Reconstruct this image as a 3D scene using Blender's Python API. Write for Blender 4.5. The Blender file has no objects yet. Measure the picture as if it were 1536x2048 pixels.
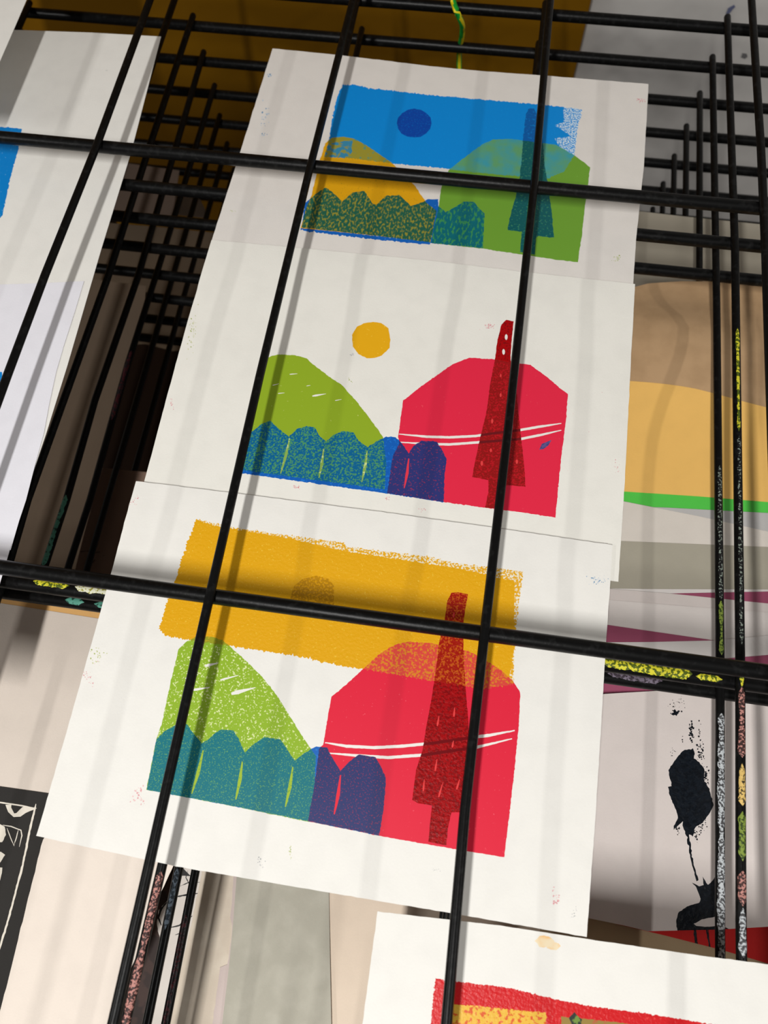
import bpy, math, random
import numpy as np
from mathutils import Vector, Matrix
from mathutils.geometry import delaunay_2d_cdt
random.seed(7)
C = bpy.context.scene.collection
sc = bpy.context.scene

# ------------------------------------------------------------------ camera
S = 0.412                                   # metres per survey unit (height of the lens above the top shelf)
CAM = Vector((0.0, 0.0, 1.35))
F = 1569.49
_r = np.array([-3.66638446e-01, -5.22839756e-02, -1.38324811e-01])
_th = float(np.linalg.norm(_r)); _k = _r/_th
_K = np.array([[0, -_k[2], _k[1]], [_k[2], 0, -_k[0]], [-_k[1], _k[0], 0]])
R = np.eye(3)+math.sin(_th)*_K+(1-math.cos(_th))*_K@_K        # world -> camera
cam_d = bpy.data.cameras.new('camera'); cam = bpy.data.objects.new('camera', cam_d); C.objects.link(cam)
cam.matrix_world = Matrix.Translation(CAM) @ Matrix(R.T.tolist()).to_4x4()
cam_d.sensor_fit = 'HORIZONTAL'; cam_d.sensor_width = 36; cam_d.lens = 36*F/1536
cam_d.clip_start = .01; cam_d.clip_end = 50
cam_d.dof.use_dof = True; cam_d.dof.focus_distance = .47; cam_d.dof.aperture_fstop = 12
sc.camera = cam

# ------------------------------------------------------------------ light
w = bpy.data.worlds.new('room_light'); sc.world = w; w.use_nodes = True
w.node_tree.nodes['Background'].inputs[0].default_value = (1.0, .98, .96, 1)
w.node_tree.nodes['Background'].inputs[1].default_value = .135
def lamp(name, x, y, z, sx, sy, power, col=(1, .985, .96), aim=None):
    l = bpy.data.lights.new(name, 'AREA'); l.shape = 'RECTANGLE'; l.size = sx; l.size_y = sy
    l.energy = power; l.color = col
    o = bpy.data.objects.new(name, l); o.location = (x, y, z); C.objects.link(o)
    if aim:
        d = Vector(aim)-Vector((x, y, z)); o.rotation_euler = d.to_track_quat('-Z', 'Y').to_euler()
    return o
lamp('ceiling_tube_light', -.19, -.66, 2.2, .055, .66, 20.5)
lamp('ceiling_tube_light', -1.85, -.66, 2.2, .11, .70, 18.5)
lamp('ceiling_tube_light', 1.75, -.66, 2.2, .11, .70, 18.5)
sc.view_settings.view_transform = 'Standard'; sc.view_settings.look = 'None'
sc.view_settings.gamma = 1; sc.view_settings.use_curve_mapping = False
sc.view_settings.exposure = 0.03

# ------------------------------------------------------------------ survey helpers
SH = .0854522            # shelf pitch, survey units
WR = .0064*S             # wire radius
RR = .0106*S             # rod radius
YA, YB, YK, YF = .98424576, .23436554, 1.50477252, -.52
WX = [-1.03, -.66364389, -.29152023, .07156774, .42742889, .80]
TIP = .0162
def zk(k): return CAM.z-S*(1+k*SH)          # height of the wire centres of shelf k (0 is the top one)
def at(u, v, z):                            # point of the photograph at height z
    d = R.T@np.array([(u-768)/F, -(v-1024)/F, -1.0]); t = (z-CAM.z)/d[2]
    return Vector((d[0]*t, d[1]*t, z))
def aty(u, v, y):                           # point of the photograph on a vertical plane
    d = R.T@np.array([(u-768)/F, -(v-1024)/F, -1.0]); t = y/d[1]
    return Vector((d[0]*t, y, CAM.z+d[2]*t))

# ------------------------------------------------------------------ materials
def lin(c): c /= 255; return c/12.92 if c <= .04045 else ((c+.055)/1.055)**2.4
def alb(rgb, ref=236, white=.84):
    k = white/lin(ref); return tuple(min(.95, lin(c)*k) for c in rgb)+(1,)
MATS = {}
def mat(name, rgb, rgb2=None, thr=.6, scale=900, rough=.6, ref=236, soft=.03, bump=0, bscale=600, stretch=None, spec=.3, raw=False, detail=2):
    if name in MATS: return MATS[name]
    m = bpy.data.materials.new(name); m.use_nodes = True; nt = m.node_tree; b = nt.nodes['Principled BSDF']
    f = (lambda c: tuple(c)+(1,)) if raw else (lambda c: alb(c, ref))
    b.inputs['Roughness'].default_value = rough; b.inputs['Specular IOR Level'].default_value = spec
    b.inputs['Base Color'].default_value = f(rgb)
    tc = nt.nodes.new('ShaderNodeTexCoord'); mp = nt.nodes.new('ShaderNodeMapping')
    nt.links.new(tc.outputs['Object'], mp.inputs[0])
    if stretch: mp.inputs['Scale'].default_value = stretch
    if rgb2 is not None:
        n = nt.nodes.new('ShaderNodeTexNoise'); n.inputs['Scale'].default_value = scale; n.inputs['Detail'].default_value = detail
        nt.links.new(mp.outputs[0], n.inputs[0])
        r = nt.nodes.new('ShaderNodeMapRange'); r.inputs[1].default_value = thr-soft; r.inputs[2].default_value = thr+soft
        nt.links.new(n.outputs[0], r.inputs[0])
        x = nt.nodes.new('ShaderNodeMix'); x.data_type = 'RGBA'
        x.inputs[6].default_value = f(rgb); x.inputs[7].default_value = f(rgb2)
        nt.links.new(r.outputs[0], x.inputs[0]); nt.links.new(x.outputs[2], b.inputs['Base Color'])
    if bump:
        n2 = nt.nodes.new('ShaderNodeTexNoise'); n2.inputs['Scale'].default_value = bscale; n2.inputs['Detail'].default_value = 3
        nt.links.new(mp.outputs[0], n2.inputs[0])
        bp = nt.nodes.new('ShaderNodeBump'); bp.inputs['Strength'].default_value = bump; bp.inputs['Distance'].default_value = .0004
        nt.links.new(n2.outputs[0], bp.inputs['Height']); nt.links.new(bp.outputs[0], b.inputs['Normal'])
    MATS[name] = m; return m
black = mat('black_coated_wire', (.004, .004, .004), (.009, .009, .009), .62, 260, .34, raw=True, spec=.15, bump=.25, bscale=300, soft=.06)

# ------------------------------------------------------------------ object helpers
def tag(o, label=None, cat=None, group=None, kind=None):
    if label: o['label'] = label
    if cat: o['category'] = cat
    if group: o['group'] = group
    if kind: o['kind'] = kind
    return o
def link(name, me, parent=None, loc=(0, 0, 0)):
    o = bpy.data.objects.new(name, me); C.objects.link(o); o.location = loc
    if parent: o.parent = parent
    return o
def mesh(name, vs, fs, mats, mi=None, smooth=False):
    me = bpy.data.meshes.new(name); me.from_pydata([tuple(v) for v in vs], [], fs)
    for m in mats: me.materials.append(m)
    if mi: me.polygons.foreach_set('material_index', mi)
    if smooth: me.polygons.foreach_set('use_smooth', [True]*len(me.polygons))
    me.update(); return me
def tube_mesh(name, pts, r, m, n=14, arc=None, rfun=None, cap=True):
    """round bar along pts with domed ends"""
    pts = [Vector(p) for p in pts]; vs = []; fs = []; rings = []
    prof = []
    if cap:
        d0 = (pts[1]-pts[0]).normalized(); d1 = (pts[-1]-pts[-2]).normalized()
        for a in (10, 35, 62): prof.append((pts[0]-d0*(r*math.cos(math.radians(a))-r), r*math.sin(math.radians(a))))
        prof.append((pts[0]+d0*r, r))
        for p in pts[1:-1]: prof.append((p, r))
        prof.append((pts[-1]-d1*r, r))
        for a in (62, 35, 10): prof.append((pts[-1]+d1*(r*math.cos(math.radians(a))-r), r*math.sin(math.radians(a))))
    else: prof = [(p, r) for p in pts]
    for i, (p, rr) in enumerate(prof):
        a = prof[max(0, i-1)][0]; b = prof[min(len(prof)-1, i+1)][0]; d = (b-a).normalized()
        up = Vector((0, 0, 1)) if abs(d.z) < .9 else Vector((0, 1, 0))
        s = d.cross(up).normalized(); u2 = s.cross(d)
        for j in range(n):
            t = 2*math.pi*j/n; vs.append(p+s*math.cos(t)*rr+u2*math.sin(t)*rr)
    for i in range(len(prof)-1):
        for j in range(n):
            k = (j+1) % n; fs.append((i*n+j, i*n+k, (i+1)*n+k, (i+1)*n+j))
    fs.append(tuple(range(n))[::-1] if False else tuple(range(n))); fs.append(tuple((len(prof)-1)*n+j for j in range(n))[::-1])
    return mesh(name, vs, fs, [m], smooth=True)
def densify(poly, step, amp, closed=True, spike=0):
    out = []; n = len(poly)
    for i in range(n if closed else n-1):
        a = poly[i]; b = poly[(i+1) % n]; L = math.hypot(b[0]-a[0], b[1]-a[1]); k = max(1, int(L/step))
        nx, ny = (-(b[1]-a[1])/max(L, 1e-6), (b[0]-a[0])/max(L, 1e-6))
        for j in range(k):
            t = j/k; q = random.gauss(0, amp) if amp else 0
            if spike and random.random() < .3: q += random.uniform(-spike, spike)
            out.append((a[0]+(b[0]-a[0])*t+nx*q, a[1]+(b[1]-a[1])*t+ny*q))
    if not closed: out.append(poly[-1])
    return out
def stroke(pts, wd, taper=True):            # a cut line as a thin closed outline
    L = []; Rr = []
    for i, p in enumerate(pts):
        a = pts[max(0, i-1)]; b = pts[min(len(pts)-1, i+1)]; d = (b[0]-a[0], b[1]-a[1]); l = math.hypot(*d) or 1
        n = (-d[1]/l, d[0]/l); h = wd/2
        if taper and i in (0, len(pts)-1): h *= .35
        L.append((p[0]+n[0]*h, p[1]+n[1]*h)); Rr.append((p[0]-n[0]*h, p[1]-n[1]*h))
    return L+Rr[::-1]
def drop(a, b, w0, w1):                     # rain-drop like cut
    m1 = (a[0]+(b[0]-a[0])*.25, a[1]+(b[1]-a[1])*.25); d = (b[0]-a[0], b[1]-a[1]); l = math.hypot(*d); n = (-d[1]/l, d[0]/l)
    return [(a[0]-n[0]*w0*.3, a[1]-n[1]*w0*.3), (a[0]+n[0]*w0*.3, a[1]+n[1]*w0*.3), (m1[0]+n[0]*w0/2, m1[1]+n[1]*w0/2),
            (b[0]+n[0]*w1/2, b[1]+n[1]*w1/2), (b[0]-n[0]*w1/2, b[1]-n[1]*w1/2), (m1[0]-n[0]*w0/2, m1[1]-n[1]*w0/2)]
def ell(cx, cy, rx, ry, n=14, rot=0, j=.03):
    return [(cx+rx*math.cos(2*math.pi*i/n+rot)*(1+random.uniform(-j, j)), cy+ry*math.sin(2*math.pi*i/n+rot)*(1+random.uniform(-j, j))) for i in range(n)]
def smudge(cx, cy, rx, ry, n, size, lay, ang=0):
    out = []
    for i in range(n):
        a = random.gauss(0, .45)*rx; b = random.gauss(0, .45)*ry
        x = cx+a*math.cos(ang)-b*math.sin(ang); y = cy+a*math.sin(ang)+b*math.cos(ang); s = 1.25*size*random.uniform(.4, 1.3)
        r0 = random.uniform(0, 6)
        out.append((lay, [(x+s*math.cos(r0+q)*random.uniform(.4, 1), y+s*math.sin(r0+q)*random.uniform(.4, 1)) for q in (0, 1.4, 2.9, 4.4)], 0, 50, 0))
    return out
THICK = .00022
def sheet(name, k, dz, outline, base, layers=(), resolve=None, label='', cat='print', group=None, bumpf=None, grid=.012, edge=0, kind=None):
    """one sheet of paper on shelf k: a real thin slab, outline and ink areas cut into its mesh"""
    z0 = zk(k)+WR+THICK+.0001+dz
    ol = densify(outline, 12, edge)
    P = [at(u, v, z0) for u, v in ol]
    cx = sum(p.x for p in P)/len(P); cy = sum(p.y for p in P)/len(P)
    vs = []; faces = []; names = []
    def addface(pts, nm):
        q = [((p.x-cx)*1000, (p.y-cy)*1000) for p in pts]
        A = sum(q[i][0]*q[(i+1) % len(q)][1]-q[(i+1) % len(q)][0]*q[i][1] for i in range(len(q)))
        if A < 0: q = q[::-1]
        s = len(vs); vs.extend(Vector(a) for a in q); faces.append(list(range(s, s+len(q)))); names.append(nm)
    addface(P, '_')
    for (nm, poly, amp, step, spk) in layers:
        addface([at(u, v, z0) for u, v in densify(poly, step, amp, spike=spk)], nm)
    xs = [p.x for p in P]; ys = [p.y for p in P]
    g = grid*1000; x = (min(xs)-cx)*1000+g/2
    while x < (max(xs)-cx)*1000:
        y = (min(ys)-cy)*1000+g/2
        while y < (max(ys)-cy)*1000: vs.append(Vector((x, y))); y += g
        x += g
    ov, oe, of, _, _, ofo = delaunay_2d_cdt(vs, [], faces, 1, 1e-4, True)
    mats = [base]; slots = {base.name: 0}; fs = []; mi = []
    for f, src in zip(of, ofo):
        st = set(names[i] for i in src)
        if '_' not in st: continue
        m = base
        if resolve and len(st) > 1: m = resolve(st) or base
        if m.name not in slots: slots[m.name] = len(mats); mats.append(m)
        fs.append(tuple(f)); mi.append(slots[m.name])
    vv = []
    for v in ov:
        X = cx+v.x/1000; Y = cy+v.y/1000
        vv.append((v.x/1000, v.y/1000, bumpf(X, Y) if bumpf else 0))
    me = mesh(name, vv, fs, mats, mi, smooth=True)
    o = link(name, me, loc=(cx, cy, z0))
    sol = o.modifiers.new('paper_thickness', 'SOLIDIFY'); sol.thickness = THICK; sol.offset = -1
    es = o.modifiers.new('crisp_edges', 'EDGE_SPLIT'); es.split_angle = math.radians(35)
    tag(o, label, cat, group, kind); return o

# ------------------------------------------------------------------ setting
def box(name, lo, hi, m):
    x0, y0, z0 = lo; x1, y1, z1 = hi
    vs = [(x0, y0, z0), (x1, y0, z0), (x1, y1, z0), (x0, y1, z0), (x0, y0, z1), (x1, y0, z1), (x1, y1, z1), (x0, y1, z1)]
    return mesh(name, vs, [(0, 3, 2, 1), (4, 5, 6, 7), (0, 1, 5, 4), (1, 2, 6, 5), (2, 3, 7, 6), (3, 0, 4, 7)], [m])
wallm = mat('whitewashed_wall', (212, 208, 203), (178, 174, 170), .53, 9, .8, ref=236, soft=.16, bump=.5, bscale=60, detail=6)
YW = 1.92*S
tag(link('wall_back', box('wall_back', (-2.2, YW, 0), (2.2, YW+.1, 3.0), wallm)), kind='structure')
tag(link('floor', box('floor', (-2.2, -2.5, -.05), (2.2, YW+.1, 0), mat('dark_floor', (.02, .014, .01), (.03, .02, .015), .5, 12, .8, raw=True))), kind='structure')
YP = YW-.018
pr = aty(1166, 75, YP).x
pm = mat('mustard_board', (.21, .095, .0016), (.17, .075, .0012), .5, 5, .6, raw=True, soft=.15, spec=.15)
bd = link('board', box('board', (pr-1.35, YP, 0), (pr, YW-.001, 1.9), pm))
bv = bd.modifiers.new('bevel', 'BEVEL'); bv.width = .002; bv.segments = 2
tag(bd, 'dark mustard brown board leaning upright against the wall behind the rack', 'board')
# paint marks on the wall are thin dabs of paint
def wall_dab(poly, m):
    P = [aty(u, v, YW-.0006) for u, v in densify(poly, 5, .8)]
    c = sum(P, Vector())/len(P)
    me = mesh('paint_mark', [p-c for p in P], [tuple(range(len(P)))], [m])
    o = link('paint_mark', me, loc=c); s = o.modifiers.new('t', 'SOLIDIFY'); s.thickness = .0005; s.offset = 0; return o
tag(wall_dab([(1452, 27), (1456, 17), (1468, 10), (1470, 14), (1462, 24), (1455, 30)], mat('blue_dab', (105, 110, 140))),
    'small blue paint dab on the whitewashed wall', 'paint mark')
tag(wall_dab(ell(1489, 112, 6, 5), mat('grey_dab', (110, 108, 108))), 'small grey spot on the whitewashed wall', 'paint mark')

# ------------------------------------------------------------------ rack
GW = 'wire shelves of the drying rack'
ORD = ['topmost', 'second', 'third', 'fourth', 'fifth', 'sixth', 'seventh', 'eighth', 'ninth']
WHAT = ['crossing over the colourful landscape prints', 'carrying the three landscape prints', 'with nothing lying on it',
        'carrying the tan, yellow and beige sheets', 'carrying the grey sheet and the brushed drawing', 'carrying a taupe sheet in the dark gap',
        'low in the dark gap', 'deep in the dark gap behind small prints', 'deepest one seen, under dim sheets']
def ext(pl, k):                              # traced wire as points on the wire plane, prolonged to front and back
    P = [at(u, v, zk(k)) for u, v in pl]; P.sort(key=lambda p: p.y)
    out = [Vector((P[0].x, YF*S-.006, zk(k)))] + P + [Vector((P[-1].x, (YK+TIP)*S, zk(k)))]
    return out
TR = {(0, 1): [(300, 0), (190, 300), (90, 550), (15, 750)],
      (0, 2): [(706, 0), (620, 335), (520, 750), (420, 1190), (350, 1500), (284, 1792), (226, 2047)],
      (0, 3): [(1101, 0), (1068, 375), (1017, 850), (970, 1258), (930, 1620), (893, 2048)],
      (0, 4): [(1503, 0), (1522, 300), (1531, 500)],
      (1, 2): [(326, 1724), (255, 2029)], (2, 2): [(359, 1730), (295, 2040)], (3, 2): [(392, 1737), (333, 2040)],
      (1, 4): [(1455, 50), (1470, 500), (1480, 1300), (1482, 1850)],
      (2, 4): [(1425, 125), (1433, 600), (1440, 1300), (1440, 1850)],
      (2, 1): [(385, 35), (300, 290), (215, 556), (137, 773), (55, 1000), (20, 1120)],
      (3, 1): [(405, 112), (275, 556), (190, 800), (133, 1000), (90, 1130)],
      (4, 1): [(425, 185), (325, 510), (255, 730), (180, 1000), (138, 1130)]}
paths = {}
SHELF = {}
for k in range(9):
    sh = bpy.data.objects.new('wire_shelf', None); C.objects.link(sh); sh.location = (0, YK*S, zk(k)); sh.empty_display_size = .05
    tag(sh, f'{ORD[k]} black wire shelf of the drying rack, {WHAT[k]}', 'rack shelf', GW); SHELF[k] = sh
    off = Vector(sh.location)
    for i, x in enumerate(WX):
        p = ext(TR[(k, i)], k) if (k, i) in TR else [Vector((x*S, YF*S-.006, zk(k))), Vector((x*S, .4*S, zk(k))), Vector((x*S, (YK+TIP)*S, zk(k)))]
        paths[(k, i)] = p
        link('wire', tube_mesh('wire', [q-off for q in p], WR, black), sh)
    zr = zk(k)-WR-RR+.0006
    for y in (YA, YB, YK, YF):
        a = [Vector((xx*S, y*S, zr)) for xx in (-1.0895, -.5, 0, .45, .8745)]
        paths[(k, 'ABKF'[(YA, YB, YK, YF).index(y)])] = a
        link('cross_rod', tube_mesh('cross_rod', [q-off for q in a], RR, black, n=18), sh)
for x, side in ((-1.11, 'left'), (.895, 'right')):
    fr = bpy.data.objects.new('rack_side_frame', None); C.objects.link(fr); fr.location = (x*S, YK*S, 0)
    link('upright_post', box('upright_post', (-.008, -.012, .0), (.008, .012, 1.12), black), fr)
    link('upright_post', box('upright_post', (-.008, (YF-YK)*S-.012, .0), (.008, (YF-YK)*S+.012, .97), black), fr)
    link('foot_bar', box('foot_bar', (-.008, (YF-YK)*S+.012, .03), (.008, -.012, .05), black), fr)
    tag(fr, f'black metal side frame holding the {side} ends of the wire shelves', 'rack frame')

def paint(k, i, a, b, wd, m, lab=None, side=0.0, seed=0):
    """dried paint crust or painted highlight along a wire or rod between two picture rows (or columns for rods)"""
    rnd = random.Random(seed+int(a[0]*7+a[1])); rod = isinstance(i, str); p = paths[(k, i)]; rad = RR if rod else WR; z = p[0].z
    if rod: A = at(a[0], a[1], z+rad); B = at(b[0], b[1], z+rad)
    off = Vector(SHELF[k].location)
    def on(t):
        for q in range(len(p)-1):
            c0, c1 = (p[q].x, p[q+1].x) if rod else (p[q].y, p[q+1].y)
            if c0 <= t <= c1 and c1 > c0: return p[q].lerp(p[q+1], (t-c0)/(c1-c0))
        return p[-1]
    if rod: t0, t1 = A.x, B.x
    else:
        x0 = p[1].x
        t0, t1 = at(a[0], a[1], z+rad).y, at(b[0], b[1], z+rad).y
    if t0 > t1: t0, t1 = t1, t0
    n = max(10, int((t1-t0)/.0008)); M = 7; vs = []; fs = []; w0 = wd
    for s in range(n+1):
        c = on(t0+(t1-t0)*s/n); e = min(1, s/4, (n-s)/4)
        w0 = max(.12, min(1.5, w0+rnd.gauss(0, .12)*wd)); w0 = w0*.85+wd*.15
        hw = w0*e+.02; lift = .00012+.0004*e*rnd.uniform(.5, 1)
        for j in range(M):
            t = -hw+2*hw*j/(M-1)+side; rr = rad+lift*math.sin(math.pi*j/(M-1))*rnd.uniform(.5, 1)+.00002
            dv = Vector((0, math.sin(t), math.cos(t))) if rod else Vector((math.sin(t), 0, math.cos(t)))
            vs.append(c+dv*rr-off)
    for s in range(n):
        for j in range(M-1): fs.append((s*M+j, s*M+j+1, (s+1)*M+j+1, (s+1)*M+j))
    o = link('dried_paint_or_highlight', mesh('dried_paint_or_highlight', vs, fs, [m], smooth=True), SHELF[k])
    if lab: o['label'] = lab
PY = mat('paint_yellow', (212, 205, 50), (80, 95, 20), .50, 500, .5, bump=.8, bscale=700)
PG = mat('paint_green', (130, 150, 60), (50, 70, 20), .52, 700, .5, bump=.8, bscale=700)
PP = mat('paint_pink', (190, 132, 122), (60, 38, 36), .47, 800, .5, bump=.8, bscale=700)
PW = mat('paint_greywhite', (190, 195, 198), (70, 70, 72), .5, 800, .5, bump=.8, bscale=800)
PO = mat('paint_ochre', (225, 190, 110), (70, 60, 35), .55, 700, .5, bump=.8, bscale=700)
PT = mat('paint_teal', (90, 160, 140), (30, 70, 60), .58, 400, .5, bump=.8, bscale=500)
PR = mat('paint_darkred', (80, 22, 30), (30, 14, 18), .46, 600, .4, bump=.8, bscale=700)
PK = mat('paint_thinwhite', (130, 140, 130), (18, 18, 20), .44, 700, .5, bump=.6, bscale=700)
paint(1, 4, (1472, 655), (1474, 862), .38, PY, 'yellow dried paint')
paint(1, 4, (1476, 870), (1478, 1290), .35, PK)
paint(1, 4, (1482, 1345), (1482, 1375), .5, PY, 'yellow dried paint'); paint(1, 4, (1482, 1372), (1482, 1515), .7, PP, 'pale pink dried paint')
paint(1, 4, (1483, 1525), (1483, 1612), .7, PO, 'ochre dried paint'); paint(1, 4, (1483, 1622), (1483, 1722), .7, PG, 'green dried paint')
paint(1, 4, (1482, 1740), (1482, 1812), .8, PP, 'pale pink dried paint'); paint(1, 4, (1482, 1815), (1482, 1915), .7, PW)
paint(2, 4, (1437, 930), (1440, 1200), .45, PK); paint(2, 4, (1440, 1200), (1440, 1310), .5, PG, 'green dried paint')
paint(2, 4, (1440, 1425), (1440, 1925), .75, PW, 'grey white dried paint')
paint(1, 2, (322, 1742), (250, 2060), .8, PP, 'pink dried paint', side=.3)
paint(3, 2, (375, 1830), (330, 2050), .6, PR, 'dark red dried paint')
paint(2, 2, (359, 1735), (335, 1860), .45, mat('slate_highlight', (120, 135, 150), (50, 60, 70), .5, 500), 'painted slate blue highlight')  # bluish highlight of the wire, painted on as a coloured strip
paint(3, 1, (136, 990), (95, 1135), .7, PT, 'teal dried paint'); paint(4, 1, (262, 700), (225, 840), .5, mat('paint_dimred', (110, 50, 60), (60, 50, 55), .5, 500), 'dull red dried paint', side=.3)
paint(1, 'B', (1205, 1318), (1385, 1342), .7, PY, 'yellow dried paint', side=.1)
paint(1, 'B', (1392, 1345), (1445, 1352), .35, PY, 'yellow dried paint', side=-.1)
paint(1, 'B', (65, 1164), (138, 1172), .5, PY, 'yellow dried paint', side=.4)
paint(1, 'B', (148, 1178), (225, 1188), .6, mat('paint_creamwhite', (215, 215, 190), (150, 145, 50), .55, 500), 'cream dried paint', side=.4)
paint(2, 'B', (130, 1198), (168, 1206), .55, PT, 'teal dried paint', side=.0); paint(2, 'B', (188, 1208), (220, 1213), .4, PT)
paint(2, 'B', (1215, 1352), (1325, 1368), .45, mat('paint_mauvegrey', (120, 110, 125), (60, 50, 60), .5, 500), 'mauve grey dried paint', side=.3)

# earth cable
ym = mat('cable_yellow', (200, 180, 20), rough=.4, ref=210); gm = mat('cable_green', (20, 140, 45), rough=.4, ref=210)
cz = zk(1)+.014
cp = [at(880, -150, cz+.05), at(896, -60, cz+.02), at(906, 0, cz), at(913, 22, cz-.001), at(922, 42, cz-.012), at(925, 56, cz-.024), at(923, 76, cz-.042),
      at(919, 100, cz-.066), at(918, 140, cz-.09), at(917, 200, cz-.11)]
sp = []
for i in range(len(cp)-1):
    p0 = cp[max(0, i-1)]; p1 = cp[i]; p2 = cp[i+1]; p3 = cp[min(len(cp)-1, i+2)]
    for t in (0, .25, .5, .75): sp.append(.5*((2*p1)+(-p0+p2)*t+(2*p0-5*p1+4*p2-p3)*t*t+(-p0+3*p1-3*p2+p3)*t**3))
sp.append(cp[-1])
off = sp[-1].copy(); N = 16
cm = tube_mesh('earth_cable', [p-off for p in sp], .0023, gm, n=N, cap=False); cm.materials.append(ym)
for f in cm.polygons:
    i, j = divmod(f.index, N)
    if i < len(sp)-1 and ((j+int(i*.22)) % N) in range(1, 4): f.material_index = 1
tag(link('earth_cable', cm, loc=off), 'green and yellow striped cable hanging behind the top landscape print', 'cable')

# ------------------------------------------------------------------ papers
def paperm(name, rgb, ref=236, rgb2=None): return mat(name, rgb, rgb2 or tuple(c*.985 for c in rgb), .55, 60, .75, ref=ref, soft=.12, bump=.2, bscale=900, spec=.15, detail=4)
wp = paperm('white_print_paper', (236, 234, 228))
pinkpale = mat('smudge_pink', (218, 150, 155), (232, 200, 198), .5, 600); bluepale = mat('smudge_blue', (110, 150, 185), (195, 208, 222), .5, 600)
greenpale = mat('smudge_green', (160, 175, 90), (215, 215, 180), .5, 600); greypale = mat('smudge_grey', (165, 168, 168), (212, 210, 208), .5, 600)
orangepale = mat('smudge_orange', (240, 190, 120), (238, 220, 185), .45, 120, soft=.1)
SM = {'s_pink': pinkpale, 's_blue': bluepale, 's_green': greenpale, 's_grey': greypale, 's_orange': orangepale}
def cv(sx, ox, oy):                        # coordinates measured in an enlarged view
    return lambda pts: [(ox+x/sx, oy+y/sx) for x, y in pts]
GP = 'landscape relief prints drying in a column'

def soft_bump(ytop, h=.0006):
    return lambda X, Y: h*(1/(1+math.exp(-(Y-(ytop-.03))/.006)))

# --- bottom landscape print
q = cv(1.807, 250, 980); r0 = 236
B = dict(
 sky=mat('b_sky', (224, 165, 6), (234, 190, 55), .68, 900, .45, ref=r0, bump=.5),
 skyedge=mat('b_skyedge', (226, 168, 20), (234, 228, 205), .52, 900, .6, ref=r0),
 sun=mat('b_sun', (190, 135, 5), (222, 160, 10), .55, 800, .35, ref=r0, bump=.6),
 green=mat('b_green', (142, 178, 38), (220, 230, 165), .60, 950, .5, ref=r0, detail=5, soft=.02),
 green_sky=mat('b_green_sky', (148, 150, 25), (190, 165, 20), .60, 900, .5, ref=r0),
 red=mat('b_red', (222, 28, 58), (238, 90, 105), .74, 800, .5, ref=r0),
 red_sky=mat('b_red_sky', (214, 68, 58), (214, 130, 30), .54, 900, .45, ref=r0),
 bush_green=mat('b_bush_green', (4, 112, 124), (85, 150, 105), .60, 1300, .45, ref=r0),
 bush_red=mat('b_bush_red', (38, 48, 104), (130, 45, 85), .62, 1200, .45, ref=r0),
 bush=mat('b_bush', (15, 98, 185), (40, 120, 200), .6, 900, .5, ref=r0),
 slit_g=mat('b_slit_g', (158, 185, 50), (120, 160, 60), .62, 700, ref=r0), slit_r=mat('b_slit_r', (228, 40, 60), ref=r0),
 tree=mat('b_tree', (160, 6, 12), (128, 4, 8), .52, 900, .36, ref=r0, bump=.7, spec=.18),
 tree_sky=mat('b_tree_sky', (158, 24, 10), (190, 85, 20), .54, 900, .36, ref=r0, bump=.7, spec=.18),
 tline=mat('b_tline', (110, 0, 8), ref=r0, rough=.3), tick=mat('b_tick', (225, 60, 60), ref=r0), cut=wp)
def RB(st):
    for n_, m_ in SM.items():
        if n_ in st and len(st) == 2: return m_
    if 'tree' in st:
        if 'tick' in st: return B['tick']
        if 'line' in st: return B['tline']
        return B['tree_sky'] if 'sky' in st else B['tree']
    if 'bush' in st:
        if 'slit' in st: return B['slit_r'] if 'red' in st else B['slit_g']
        if 'red' in st: return B['bush_red']
        if 'green' in st: return B['bush_green']
        return B['bush']
    if 'line' in st or 'rain' in st: return wp
    if 'red' in st: return B['red_sky'] if 'sky' in st else B['red']
    if 'green' in st: return B['green_sky'] if 'sky' in st else B['green']
    if 'sun' in st: return B['sun']
    if 'sky' in st: return B['skyedge'] if 'fade' in st else B['sky']
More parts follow.
